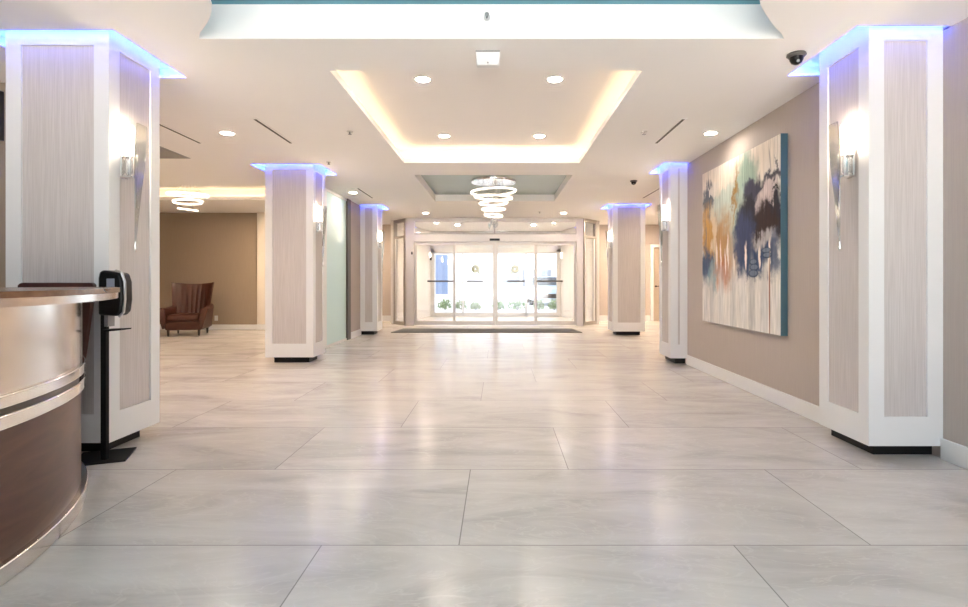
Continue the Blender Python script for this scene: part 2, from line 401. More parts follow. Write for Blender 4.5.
# ------------------------------------------------------------------ columns
def column(x0, x1, y0, y1, label, faces, z1=2.855):
    """panelled column: white stiles and rails, textile panels, dark recessed plinth"""
    cx = (x0+x1)/2
    t = thing('panelled_column', label, 'column', (cx, y0, 0), group=None)
    a, b, w = x0-cx, x1-cx, y1-y0
    zb, s = .083, .10
    fm = MB()
    e = .022
    fm.box(a+e if 'l' in faces else a, b-e if 'r' in faces else b, e, w-e if 'b' in faces else w, zb, z1)
    # the stiles and rails of each face stand proud of the core
    def face(u0, u1, put):
        put(u0, u0+s, zb, z1); put(u1-s, u1, zb, z1); put(u0+s, u1-s, zb, .272); put(u0+s, u1-s, 2.705, z1)
    def side_face(put):
        v0, v1 = e, (w-e if 'b' in faces else w)
        put(v0, s, zb, z1); put(w-s, v1, zb, z1); put(s, w-s, zb, .272); put(s, w-s, 2.705, z1)
    P = MB
    for f in faces:
        if f == 'f':
            face(a, b, lambda u0, u1, q0, q1: fm.box(u0, u1, 0, e, q0, q1)); pb = (a+s, b-s, e-.010, e+.004)
        elif f == 'b':
            face(a, b, lambda u0, u1, q0, q1: fm.box(u0, u1, w-e, w, q0, q1)); pb = (a+s, b-s, w-e-.004, w-e+.010)
        elif f == 'l':
            side_face(lambda u0, u1, q0, q1: fm.box(a, a+e, u0, u1, q0, q1)); pb = (a+e-.010, a+e+.004, s, w-s)
        else:
            side_face(lambda u0, u1, q0, q1: fm.box(b-e, b, u0, u1, q0, q1)); pb = (b-e-.004, b-e+.010, s, w-s)
        P().box(pb[0], pb[1], pb[2], pb[3], .272, 2.705).build('textile_panel', PANEL, t)
    fm.build('frame', WHITE, t)
    r = .09
    MB().box(a+r if 'l' in faces else a, b-r if 'r' in faces else b, r, w-r if 'b' in faces else w, 0, zb).build('plinth', BLACK, t)
    return t
column(-3.248, -2.5675, 3.555, 4.085, 'large white panelled column behind the curved reception desk and sanitizer stand', 'flrb')
column(2.39, 2.87, 3.49, 4.03, 'large white half column on the right wall, in front of the abstract painting', 'fl')
column(-3.27, -2.597, 7.55, 8.07, 'white freestanding panelled column between the lounge and the frosted glass', 'flrb')
column(2.368, 2.60, 7.45, 7.98, 'narrow white half column against the wall beyond the abstract painting', 'fl')
column(-2.955, -2.597, 11.50, 12.03, 'far white half column between the frosted glass and the entrance doors', 'frb')
column(2.41, 3.09, 11.41, 11.95, 'far white freestanding panelled column right of the entrance doors', 'flrb')

# ------------------------------------------------------------------ wall sconces
def sconce(label, loc, rotz):
    t = thing('wall_sconce', label, 'sconce', loc, rotz, 'dagger-shaped sconces on the columns')
    # dagger-shaped smoked blade leaning outward at its top
    pr = [(.05, .27), (.056, .05), (.030, -.20), (.012, -.42), (.003, -.54)]
    vs = []
    for y, z in pr:
        x = .085+(z+.54)*.045/.81
        vs += [(x-.004, -y, z), (x-.004, y, z), (x+.004, y, z), (x+.004, -y, z)]
    fs = [(0, 1, 2, 3), (16, 17, 18, 19)]
    for i in range(4):
        for k in range(4): fs.append((4*i+k, 4*i+(k+1) % 4, 4*i+4+(k+1) % 4, 4*i+4+k))
    MB().faces(vs, fs).build('glass_blade', SMOKE, t)
    MB().lathe([(.022, .06), (.030, .065), (.031, .25), (.026, .262)], 20, Matrix.Translation((.042, 0, 0))).build('light_tube', TUBELED, t, smooth=True)
    h = MB().box(0, .012, -.04, .04, -.10, .10)
    for x in (.014, .074):
        for y in (-.036, .036): h.cyl((x, y, -.09), (x, y, .07), .004, seg=8)
    h.box(.008, .080, -.040, .040, -.095, -.085).lathe([(.03, .045), (.03, .06)], 16, Matrix.Translation((.042, 0, 0)))
    h.box(.08, .092, -.008, .008, -.30, -.08)
    h.build('holder', CHROME, t, bevel=.002)
    MB().lathe([(.01, -.08), (.026, -.06), (.026, .03), (.016, .045)], 8, Matrix.Translation((.042, 0, 0))).build('crystal', CRYSTAL, t)
    MB().lathe([(.002, -.60), (.010, -.575), (.006, -.53)], 10, Matrix.Translation((.085, 0, 0))).build('finial', CHROME, t, smooth=True)
    return t
proto = sconce('lit glass sconce on the column behind the curved reception desk', (-2.5675+.022-.02, 3.70, 1.95), 0)
proto.location = (-2.577, 3.70, 1.95)
for lab, loc, rz in (('lit glass sconce on the near half column beside the painting', (2.40, 3.67, 1.95), PI),
                     ('lit glass sconce on the freestanding column between lounge and frosted glass', (-2.606, 7.72, 1.95), 0),
                     ('lit glass sconce on the narrow half column beyond the painting', (2.378, 7.60, 1.95), PI),
                     ('lit glass sconce on the far half column left of the entrance', (-2.606, 11.66, 1.95), 0),
                     ('lit glass sconce on the far column right of the entrance', (2.42, 11.58, 1.95), PI)):
    c = copy_tree(proto); c.location = loc; c.rotation_euler = (0, 0, rz); c['label'] = lab

# ------------------------------------------------------------------ ceiling fittings
def downlight(label, x, y, z=CEIL, lens=None):
    t = thing('recessed_downlight', label, 'downlight', (x, y, z), 0, 'recessed ceiling downlights')
    MB().ring(Matrix.Translation((0, 0, -.003)), .085, .062, .008, 28).build('trim_ring', WHITE, t, smooth=True)
    MB().lathe([(.061, -.004), (.061, -.002)], 24).build('lens', lens or LENS, t)
    return t
for lab, x, y, z in (('recessed downlight in the warm ceiling tray, the nearer one toward the desk', -.695, 4.92, 2.99),
                     ('recessed downlight in the warm ceiling tray, the nearer one toward the painting', .51, 4.92, 2.99),
                     ('recessed downlight in the warm ceiling tray, the farther one toward the desk side', -.695, 6.84, 2.99),
                     ('recessed downlight in the warm ceiling tray, the farther one toward the painting side', .51, 6.84, 2.99),
                     ('recessed downlight between the two slot vents on the lounge side', -2.965, 5.89, CEIL),
                     ('recessed downlight in the flat ceiling above the abstract painting', 2.31, 5.89, CEIL),
                     ('recessed downlight beside the slot vent above the frosted glass', -2.66, 9.86, CEIL),
                     ('recessed downlight near the entrance doors, left of the big chandelier', -1.74, 12.82, CEIL),
                     ('recessed downlight near the entrance doors, right of the big chandelier', 1.53, 12.82, CEIL)):
    downlight(lab, x, y, z, LENS_DIM if 'painting' in lab and z == CEIL else None)

for lab, x, y, z in (('added fill downlight in the lounge ceiling behind the desk-side column', -6.6, 7.0, CEIL),
                     ('added fill downlight in the lounge ceiling just past the reception wall', -5.6, 5.6, CEIL),
                     ('added fill downlight in the lounge ceiling behind the frosted glass', -4.75, 11.6, CEIL),
                     ('added fill downlight in the side hall behind the painting wall', 4.2, 10.5, CEIL),
                     ('added fill downlight in front of the far corner door', 4.6, 13.6, CEIL),
                     ('added fill downlight in the left niche behind the far half column', -3.95, 14.2, CEIL),
                     ('added fill downlight behind the far freestanding column on the right', 3.45, 14.3, CEIL),
                     ('added fill downlight in the vestibule, desk side', -1.2, 15.6, 2.77),
                     ('added fill downlight in the vestibule, painting side', 1.0, 15.6, 2.77)):
    downlight(lab, x, y, z, FILL_LENS)  # downlights added to brighten the lounge, hall, niches and vestibule

def slot_vent(label, x, y0, y1):
    t = thing('slot_vent', label, 'air vent', (x, (y0+y1)/2, CEIL), 0, 'linear slot vents in the ceiling'); h = (y1-y0)/2
    MB().box(-.035, -.016, -h, h, -.004, .001).box(.016, .035, -h, h, -.004, .001).box(-.035, .035, -h-.02, -h, -.004, .001).box(-.035, .035, h, h+.02, -.004, .001).build('vent_frame', CEILING, t)
    MB().box(-.016, .016, -h, h, -.002, .001).build('slot', SLOT, t)
slot_vent('black slot vent in the ceiling left of the desk-side downlight', -3.50, 5.38, 6.33)
slot_vent('black slot vent in the ceiling between desk-side downlight and warm tray', -2.435, 5.38, 6.33)
slot_vent('black slot vent in the ceiling between the warm tray and the painting', 1.84, 5.38, 6.33)
slot_vent('far black slot vent in the ceiling above the frosted glass', -2.46, 9.4, 10.5)
slot_vent('far black slot vent in the ceiling behind the narrow half column', 2.80, 9.4, 10.5)
t = thing('return_grille', 'grey square return air grille in the ceiling by the lounge', 'air vent', (-4.38, 6.65, CEIL))
MB().box(-.32, .32, -.46, .46, -.004, .001).build('grille_frame', GREY, t)
g = MB()
for k in range(22): g.box(-.29, .29, -.44+k*.04, -.44+k*.04+.016, -.012, -.004)
g.build('grille_slats', mat('grille_grey', (.36, .345, .33), .5), t)

def sprinkler(label, x, y, z=CEIL):
    t = thing('sprinkler_head', label, 'sprinkler', (x, y, z), 0, 'sprinkler heads in the ceiling')
    MB().lathe([(.034, -.006), (.036, 0)], 18).build('escutcheon', mat('sprinkler_white', (.6, .58, .56), .4), t, smooth=True)
    MB().lathe([(.008, -.006), (.008, -.028), (.020, -.030), (.020, -.033)], 14).build('deflector', GREY, t, smooth=True)
sprinkler('small sprinkler head in the ceiling left of the warm tray', -1.61, 5.83)
sprinkler('small sprinkler head in the ceiling right of the warm tray', 1.566, 5.83)
sprinkler('small sprinkler head above the freestanding column beside the frosted glass', -2.31, 7.33)
sprinkler('small sprinkler head near the entrance doors right of the chandelier', .95, 12.6)
# sprinkler on the upright face of the front opening
t = thing('sidewall_sprinkler', 'small sprinkler on the white face under the teal ceiling recess', 'sprinkler', (-.08, 3.6, 2.905))
MB().cyl((0, 0, 0), (0, -.008, 0), .022).build('escutcheon', mat('sprinkler_chrome', (.6, .6, .6), .3, .5), t)
MB().cyl((0, -.008, 0), (0, -.045, 0), .007).cyl((0, -.045, 0), (0, -.05, 0), .014).build('deflector', GREY, t)
# white box detector under the ceiling
t = thing('ceiling_detector', 'white box detector on the ceiling in front of the warm tray', 'detector', (-.078, 3.80, CEIL))
MB().box(-.085, .085, -.02, .02, -.010, 0).build('mounting_plate', GREY, t)
MB().prism([(-.088, -.012), (.088, -.012), (.078, -.105), (-.078, -.105)], -.028, .028, Matrix.Rotation(PI/2, 4, 'X')).build('housing', WHITE, t, bevel=.008)
MB().sphere((0, -.030, -.09), .006).build('lens_dot', GREY, t, smooth=True)
# dome cameras
def dome(label, x, y, s=1):
    t = thing('dome_camera', label, 'security camera', (x, y, CEIL))
    MB().lathe([(.062*s, 0), (.066*s, -.012*s), (.052*s, -.026*s)], 24).build('mount', mat('camera_grey', (.10, .095, .09), .35), t, smooth=True)
    MB().lathe([(.046*s, -.026*s), (.044*s, -.045*s), (.034*s, -.064*s), (.016*s, -.075*s), (.002, -.078*s)], 24).build('dome', BLKPLASTIC, t, smooth=True)
    MB().cyl((0, 0, -.05*s), (-.01*s, -.045*s, -.066*s), (.010*s)).build('camera_eye', GREY, t, smooth=True)
dome('black dome camera on the ceiling beside the near half column', 2.115, 3.84)
dome('tiny black dome camera on the ceiling before the far right column', 2.165, 8.68, .9)

# ------------------------------------------------------------------ chandeliers
def tilt(x, y, z, ax, ay): return Matrix.Translation((x, y, z)) @ Matrix.Rotation(ax, 4, 'X') @ Matrix.Rotation(ay, 4, 'Y')
t = thing('ring_chandelier', 'large tiered ring chandelier with crystal tail before the entrance doors', 'chandelier', (-.097, 9.40, 2.9))
MB().lathe([(.385, -.045), (.392, -.035), (.392, 0)], 56).build('canopy', CHROME, t, smooth=True)
rings = [(.40, 2.705, .00, -.050), (.335, 2.605, .02, .040), (.255, 2.505, -.02, -.03), (.21, 2.395, .02, -.02), (.165, 2.29, -.05, .06)]
for R, z, ax, ay in rings:
    r = MB().ring(tilt(0, 0, z-2.9, ax, ay), R, R-.028, .026, 56).build('light_ring', RINGLED, t, smooth=True)
    MB().ring(tilt(0, 0, z-2.9+.017, ax, ay), R+.002, R-.032, .008, 56).build('ring_rim', CHROME, r, smooth=True)
w = MB()
for k, (R, z, ax, ay) in enumerate(rings):
    for q in range(3):
        a = q*2*PI/3+k*.7; w.cyl((R*.96*math.cos(a), R*.96*math.sin(a), z-2.9), (R*.8*math.cos(a), R*.8*math.sin(a), -.045), .0025, seg=6)
w.build('suspension_wires', CHROME, t)
cr = MB()
for k in range(9):
    a = k*2*PI/9; rr = .075 if k % 2 else .04
    cr.lathe([(.004, -.06), (.024, -.02), (.024, .03), (.005, .06)], 6, Matrix.Translation((rr*math.cos(a), rr*math.sin(a), -.70-.045*(k % 3))))
cr.build('crystal_drops', CRYSTAL, t)
MB().cyl((0, 0, -.045), (0, 0, -.80), .006).lathe([(.06, -.62), (.08, -.60), (.06, -.585)], 20).build('stem', CHROME, t, smooth=True)

t = thing('ring_chandelier', 'small tilted three-ring chandelier hanging in the lounge ceiling tray', 'chandelier', (-5.70, 9.9, 3.0))
for R, z, ax, ay in ((.345, 2.73, .03, .02), (.255, 2.60, -.03, -.06), (.17, 2.46, .05, .13)):
    r = MB().ring(tilt(0, 0, z-3.0, ax, ay), R, R-.024, .030, 48).build('light_ring', RINGLED, t, smooth=True)
    for k in range(2): MB().sphere(((R-.005)*math.cos(k*PI+.3), (R-.005)*math.sin(k*PI+.3), z-3.0), .02).build('ring_fixing', GREY, r, smooth=True)
w = MB()
for R, z in ((.345, 2.73), (.255, 2.60), (.17, 2.46)):
    for q in range(3):
        a = q*2*PI/3+R*9; w.cyl((R*.95*math.cos(a), R*.95*math.sin(a), z-3.0), (.05*math.cos(a), .05*math.sin(a), -.02), .002, seg=6)
w.build('suspension_wires', CHROME, t)
MB().lathe([(.12, -.03), (.12, 0)], 24).build('canopy', CHROME, t, smooth=True)

# ------------------------------------------------------------------ painting
def painting_material():
    m, N, L = new_mat('abstract_paint'); b = N['Principled BSDF']; b.inputs['Roughness'].default_value = .6; b.inputs['Specular IOR Level'].default_value = .2
    tc = N.new('ShaderNodeTexCoord')
    # canvas coordinates: u 0..1 from the far end to the near end, v 0..1 upwards
    mp = N.new('ShaderNodeMapping'); mp.vector_type = 'POINT'
    mp.inputs['Scale'].default_value = (0, -1/1.87, 1/1.82); mp.inputs['Location'].default_value = (0, .5, .5)
    L.new(tc.outputs['Object'], mp.inputs[0])
    w1 = N.new('ShaderNodeTexNoise'); w1.inputs['Scale'].default_value = 7.5; w1.inputs['Detail'].default_value = 7; w1.inputs['Roughness'].default_value = .65
    L.new(mp.outputs[0], w1.inputs['Vector'])
    st = N.new('ShaderNodeMapping'); st.inputs['Scale'].default_value = (1, 26, 2.2); L.new(mp.outputs[0], st.inputs[0])
    w2 = N.new('ShaderNodeTexNoise'); w2.inputs['Scale'].default_value = 1; w2.inputs['Detail'].default_value = 4; L.new(st.outputs[0], w2.inputs['Vector'])
    def V(op, a, c):
        n = N.new('ShaderNodeVectorMath'); n.operation = op
        for i, x in enumerate((a, c)):
            if isinstance(x, tuple): n.inputs[i].default_value = x
            else: L.new(x, n.inputs[i])
        return n.outputs[0]
    wc = V('MULTIPLY', V('SUBTRACT', w1.outputs['Color'], (.5, .5, .5)), (0, .27, .26))
    sx = N.new('ShaderNodeMath'); sx.operation = 'SUBTRACT'; L.new(w2.outputs['Fac'], sx.inputs[0]); sx.inputs[1].default_value = .5
    cx = N.new('ShaderNodeCombineXYZ'); L.new(sx.outputs[0], cx.inputs[2])
    p = V('ADD', V('ADD', mp.outputs[0], wc), V('MULTIPLY', cx.outputs[0], (0, 0, .13)))
    base = N.new('ShaderNodeMix'); base.data_type = 'RGBA'; L.new(w2.outputs['Fac'], base.inputs['Factor'])
    base.inputs['A'].default_value = (.62, .60, .57, 1); base.inputs['B'].default_value = (.86, .80, .74, 1)
    cur = base.outputs['Result']
    p2 = V('ADD', mp.outputs[0], V('MULTIPLY', V('SUBTRACT', p, mp.outputs[0]), (0, .22, .6)))
    def blob(cu, cv, ru, rv, col, op=1, soft=.35, sharp=False, rot=0):
        nonlocal cur
        m0 = N.new('ShaderNodeMapping'); m0.vector_type = 'TEXTURE'
        m0.inputs['Location'].default_value = (0, cu, cv); m0.inputs['Rotation'].default_value = (rot, 0, 0); m0.inputs['Scale'].default_value = (1, ru, rv)
        L.new(mp.outputs[0] if sharp is True else p2 if sharp else p, m0.inputs[0])
        ln = N.new('ShaderNodeVectorMath'); ln.operation = 'LENGTH'
        fl = V('MULTIPLY', m0.outputs[0], (0, 1, 1)); L.new(fl, ln.inputs[0])
        mr = N.new('ShaderNodeMapRange'); mr.interpolation_type = 'SMOOTHSTEP'
        mr.inputs['From Min'].default_value = 1-soft; mr.inputs['From Max'].default_value = 1+soft
        mr.inputs['To Min'].default_value = op; mr.inputs['To Max'].default_value = 0
        L.new(ln.outputs['Value'], mr.inputs['Value'])
        mx = N.new('ShaderNodeMix'); mx.data_type = 'RGBA'; L.new(mr.outputs[0], mx.inputs['Factor'])
        L.new(cur, mx.inputs['A']); mx.inputs['B'].default_value = (*col, 1); cur = mx.outputs['Result']
    blob(.45, .95, .60, .13, (.80, .70, .60), .9, .5)
    blob(.36, .66, .30, .26, (.40, .47, .43), .9, .5)
    blob(.40, .74, .16, .14, (.55, .62, .55), .8, .6)
    blob(.64, .87, .12, .12, (.26, .40, .32), .85, .5)
    blob(.30, .90, .18, .07, (.80, .70, .60), .9, .6)
    blob(.10, .82, .09, .10, (.07, .09, .13), .95, .35)
    blob(.13, .865, .035, .025, (.75, .70, .64), .9, .3)
    blob(.19, .86, .05, .05, (.74, .68, .62), .8, .4)
    blob(.10, .57, .11, .18, (.55, .27, .04), .9, .4)
    blob(.30, .50, .15, .18, (.46, .24, .08), .9, .5)
    blob(.20, .56, .04, .18, (.72, .60, .44), .75, .5)
    blob(.06, .52, .02, .16, (.25, .20, .16), .8, .5)
    blob(.49, .80, .026, .16, (.33, .17, .03), .95, .6, rot=-.16)
    blob(.52, .72, .02, .08, (.10, .08, .05), .7, .5)
    blob(.57, .66, .07, .22, (.44, .55, .47), .8, .5)
    blob(.78, .58, .25, .24, (.020, .020, .036), 1, .2)
    blob(.60, .48, .13, .18, (.040, .055, .13), .95, .35)
    blob(.74, .755, .13, .05, (.05, .05, .085), .95, .4, rot=-.5)
    blob(.92, .805, .12, .028, (.03, .03, .05), .95, .5, rot=-.10)
    blob(.88, .735, .10, .065, (.62, .52, .51), .95, .25)
    blob(.80, .69, .05, .06, (.62, .53, .52), .8, .5)
    blob(.86, .57, .11, .10, (.030, .012, .008), .9, .45)
    blob(.84, .475, .11, .05, (.45, .42, .43), .9, .5)
    blob(.72, .37, .18, .09, (.03, .06, .14), .95, .35)
    blob(.93, .40, .06, .10, (.06, .09, .17), .85, .5)
    blob(.08, .37, .11, .10, (.045, .085, .18), .95, .45)
    blob(.17, .29, .08, .09, (.20, .33, .38), .85, .5)
    blob(.33, .32, .10, .10, (.45, .16, .07), .75, .6)
    blob(.44, .36, .07, .09, (.50, .34, .22), .7, .6)
    for cu, cv, rv in ((.30, .42, .09), (.40, .44, .10), (.36, .38, .07), (.63, .42, .08), (.48, .36, .06), (.24, .44, .09), (.79, .40, .06), (.89, .38, .10)):
        blob(cu, cv, .012, rv, (.86, .76, .68), .95, .4, 2)
    for cu, rv, cc in ((.06, .12, .60), (.16, .14, .50), (.30, .13, .62), (.47, .17, .55), (.60, .13, .66), (.70, .18, .46), (.84, .14, .6)):
        blob(cu, .15, .035, rv*1.2, (cc, cc*.98, cc*.96), .75, .6, 2)
    # painted scrawls and drips
    for cu, cv, ru, rv in ((.72, .375, .045, .018), (.73, .345, .05, .020), (.72, .312, .055, .022), (.86, .430, .05, .016), (.87, .405, .05, .016)):
        blob(cu, cv, ru, rv, (.03, .055, .11), .9, .10, True); blob(cu, cv+.002, ru*.80, rv*.68, (.16, .20, .27), .8, .12, True)
    blob(.895, .18, .007, .22, (.26, .11, .06), .9, .3, True)
    blob(.90, .89, .006, .07, (.08, .08, .10), .5, .5, True, rot=.12)
    blob(.945, .83, .008, .07, (.06, .06, .08), .8, .5)
    blob(.96, .715, .03, .018, (.015, .015, .015), .95, .3)
    # dry-brush strokes over everything, mostly vertical
    sm = N.new('ShaderNodeMapping'); sm.inputs['Scale'].default_value = (1, 75, 6); sm.inputs['Rotation'].default_value = (.12, 0, 0); L.new(mp.outputs[0], sm.inputs[0])
    n3 = N.new('ShaderNodeTexNoise'); n3.inputs['Scale'].default_value = 1; n3.inputs['Detail'].default_value = 6; n3.inputs['Distortion'].default_value = .6; L.new(sm.outputs[0], n3.inputs['Vector'])
    mr = N.new('ShaderNodeMapRange'); mr.inputs['From Min'].default_value = .3; mr.inputs['From Max'].default_value = .7; mr.inputs['To Min'].default_value = .76; mr.inputs['To Max'].default_value = 1.15; L.new(n3.outputs['Fac'], mr.inputs['Value'])
    ml = N.new('ShaderNodeMix'); ml.data_type = 'RGBA'; ml.blend_type = 'MULTIPLY'; ml.inputs['Factor'].default_value = 1; L.new(cur, ml.inputs['A']); L.new(mr.outputs[0], ml.inputs['B']); cur = ml.outputs['Result']
    L.new(cur, b.inputs['Base Color'])
    bp = N.new('ShaderNodeBump'); bp.inputs['Strength'].default_value = .3; bp.inputs['Distance'].default_value = .004
    L.new(w1.outputs['Fac'], bp.inputs['Height']); L.new(bp.outputs[0], b.inputs['Normal'])
    return m
t = thing('abstract_painting', 'large square abstract canvas in teal, ochre and indigo on the right wall', 'painting', (2.6, 5.795, 1.567))
MB().box(-.063, -.001, -.935, .935, -.912, .912).build('canvas_edge', mat('teal_canvas_edge', (.075, .16, .20), .6), t)
MB().box(-.066, -.0625, -.930, .930, -.910, .910).build('painted_face', painting_material(), t)

# ------------------------------------------------------------------ reception desk
t = thing('reception_desk', 'curved reception desk of cherry veneer and brushed steel with overhanging counter', 'reception desk', (-3.94, 1.72, 0))
A0, A1 = -75, 47
MB().arc(2.0, 2.064, A0, A1, .07, .585).build('wood_panel', CHERRY, t, smooth=True)
MB().arc(2.0, 2.069, A0, A1, .712, 1.06).build('steel_panel', STEEL, t, smooth=True)
MB().arc(2.0, 2.055, A0, A1, .585, .712).build('band_gap', BRONZE, t, smooth=True)
MB().arc(2.0, 2.085, A0, A1, .664, .716).build('upper_band', CHROME, t, smooth=True, bevel=.006)
MB().arc(2.0, 2.085, A0, A1, .582, .638).build('lower_band', CHROME, t, smooth=True, bevel=.006)
MB().arc(2.0, 2.093, A0, A1, 0, .072).build('base_strip', STEEL, t, smooth=True, bevel=.004)
c = MB().arc(1.50, 2.238, A0, A1+.5, 1.090, 1.114).build('counter_top', COUNTER, t, smooth=True)
MB().arc(1.52, 2.230, A0, A1+.4, 1.058, 1.090).build('counter_edge', STEEL, c, smooth=True)
# return panel of dark mahogany with rounded top corners, tapering downwards
poly = [(.98, 0), (1.17, 0), (1.27, .67), (1.334, 1.120), (1.328, 1.133), (1.312, 1.139), (.878, 1.139), (.860, 1.133), (.848, 1.120), (.90, .67)]
M = Matrix.Translation((0, 1.78, 0)) @ Matrix.Rotation(PI/2, 4, 'X')
MB().prism(poly, 0, .035, M).build('return_panel', MAHOG, t, bevel=.004)

# sanitizer stand
t = thing('sanitizer_stand', 'black floor-standing hand sanitizer dispenser beside the curved reception desk', 'sanitizer dispenser', (-2.524, 3.46, 0))
R = Matrix.Translation((-.052, .062, 0)) @ Matrix.Rotation(math.atan2(.382, .924), 4, 'Z')
MB().box(-.15, .15, -.15, .15, 0, .008, R).build('base_plate', BLACKMET, t)
MB().box(-.019, .016, -.016, .016, .008, 1.18).build('pole', BLACKMET, t, bevel=.003)
dsp = MB()
prof = [(-.012, -.135), (.105, -.142), (.132, -.115), (.142, -.04), (.140, .075), (.122, .13), (.02, .15), (-.004, .14), (-.012, .10)]
dsp.prism(prof, -.052, .052, Matrix.Translation((.010, -.01, 1.07)) @ Matrix.Rotation(PI/2, 4, 'X'))
db = dsp.build('dispenser', BLKPLASTIC, t, bevel=.014, smooth=True)
tr = MB()
for i in range(5):
    (a, b), (c2, d2) = [(.112, -.147), (.139, -.118), (.149, -.04), (.147, .077), (.127, .136), (.09, .146)][i:i+2]
    tr.cyl((a+.010, -.045, b+1.07), (c2+.010, -.045, d2+1.07), .008, seg=8)
tr.build('silver_trim', SILVERPLASTIC, db)
MB().box(.055, .105, -.0655, -.061, 1.10, 1.165).build('level_window', mat('grey_window', (.28, .30, .36), .15), db, bevel=.002)
MB().box(.016, .04, -.03, .03,   .86, .935).build('bracket', GREY, t)
MB().prism([(.016, .828), (.13, .838), (.138, .846), (.016, .842)], -.05, .05, Matrix.Rotation(PI/2, 4, 'X')).build('drip_tray', BLACKMET, t)

# screen and vase on the reception side
t = thing('wall_screen', 'dark grey screen high on the beige wall behind reception', 'screen', (-4.75, 4.40, 2.49))
MB().box(-.72, .72, -.05, -.001, -.20, .20).build('bezel', mat('screen_bezel', (.05, .05, .05), .4), t, bevel=.004)
MB().box(-.70, .70, -.052, -.0505, -.18, .18).build('screen_glass', mat('screen_grey', (.085, .088, .09), .15), t)

# ------------------------------------------------------------------ armchair
def armchair():
    t = thing('wing_armchair', 'brown leather wing armchair standing against the tan lounge wall', 'armchair', (-6.68, 11.62, 0), math.radians(14))
    # body under the seat, narrower at the floor
    def tapered(bx0, bx1, by0, by1, z0, tx0, tx1, ty0, ty1, z1):
        return [(bx0, by0, z0), (bx1, by0, z0), (bx1, by1, z0), (bx0, by1, z0), (tx0, ty0, z1), (tx1, ty0, z1), (tx1, ty1, z1), (tx0, ty1, z1)], [(0, 3, 2, 1), (4, 5, 6, 7), (0, 1, 5, 4), (1, 2, 6, 5), (2, 3, 7, 6), (3, 0, 4, 7)]
    MB().faces(*tapered(-.34, .34, -.36, .34, .12, -.38, .38, -.39, .38, .31)).build('seat_base', LEATHER, t, bevel=.03, smooth=True)
    MB().box(-.31, .31, -.42, .20, .305, .455).build('seat_cushion', LEATHER, t, bevel=.05, smooth=True)
    # flared channel-tufted back with wings that curve forward
    nu, nv = 49, 14; front = []; back = []
    for j in range(nv+1):
        v = j/nv; z = .30+v*.80
        half = .33+.085*v**1.2
        for i in range(nu):
            u = -1+2*i/(nu-1)
            y = .28+.14*v-.20*abs(u)**2.6*(1-.25*v)
            rid = .016*abs(math.cos(u*PI*4))*(1-v**5)
            top = .0 if j < nv else -.012
            front.append((u*half, y-rid, z+top+.035*v*abs(u)**2)); back.append((u*(half+.01), y+.10-.03*v, z+top+.035*v*abs(u)**2))
    n = len(front); fs = []
    for j in range(nv):
        for i in range(nu-1):
            a = j*nu+i; fs += [(a, a+1, a+nu+1, a+nu), (n+a, n+a+nu, n+a+nu+1, n+a+1)]
    for i in range(nu-1): fs += [(i, n+i, n+i+1, i+1), (nv*nu+i, nv*nu+i+1, n+nv*nu+i+1, n+nv*nu+i)]
    for j in range(nv):
        a = j*nu; b = a+nu-1; fs += [(a, a+nu, n+a+nu, n+a), (b, n+b, n+b+nu, b+nu)]
    MB().faces(front+back, fs).build('backrest', LEATHER, t, smooth=True)
    for s in (-1, 1):
        vs = []
        for y, zt, xo in ((-.44, .60, .49), (-.15, .59, .46), (.15, .61, .43), (.36, .66, .41)):
            vs += [(s*.30, y, .30), (s*.37, y, .14), (s*xo, y, zt-.03), (s*(xo-.05), y, zt+.005), (s*(xo-.14), y, zt-.02)]
        f2 = [(0, 1, 2, 3, 4), (15, 16, 17, 18, 19)]
        for i in range(3):
            for k in range(5): f2.append((5*i+k, 5*i+(k+1) % 5, 5*i+5+(k+1) % 5, 5*i+5+k))
        MB().faces(vs, f2).build('armrest', LEATHER, t, bevel=.025, smooth=True)
    for x in (-.29, .29):
        for y in (-.32, .30): MB().lathe([(.016, 0), (.028, .13)], 12, Matrix.Translation((x, y, 0))).build('leg', DARKWOOD, t, smooth=True)
armchair()
t = thing('wall_outlet', 'white power outlet low on the tan lounge wall beside the armchair', 'outlet', (-6.70, 12.8, .27))
MB().box(-.04, .04, -.008, -.0005, -.06, .06).build('cover_plate', WHITE, t, bevel=.002)
for z in (-.022, .022): MB().box(-.015, .015, -.0095, -.008, z-.012, z+.012).build('socket', mat('socket_ivory', (.7, .68, .62), .4), t)

# ------------------------------------------------------------------ entrance
FY = 13.9
t = struct('door_1', MB().box(-2.40, -2.17, FY-.06, FY+.08, 0, CEIL).box(1.98, 2.16, FY-.06, FY+.08, 0, CEIL)
           .box(-2.17, 1.98, FY-.06, FY+.08, 2.67, CEIL).box(-2.17, 1.98, FY-.08, FY+.10, 2.155, 2.345), ALU, bevel=.006)
MB().box(-2.17, 1.98, FY, FY+.01, 2.345, 2.67).build('transom_pane', GLASS, t)
MB().box(-.13, -.09, FY-.05, FY+.06, 2.345, 2.67).box(-2.17, 1.98, FY-.05, FY+.06, 2.345, 2.372).build('transom_mullion', ALUDARK, t)
MB().box(-.24, .02, FY-.13, FY-.08, 2.18, 2.235).build('motion_sensor', BLKPLASTIC, t, bevel=.008)
MB().box(-2.25, -2.21, FY-.085, FY-.06, 1.83, 1.90).build('key_switch', BLACKMET, t, bevel=.004)
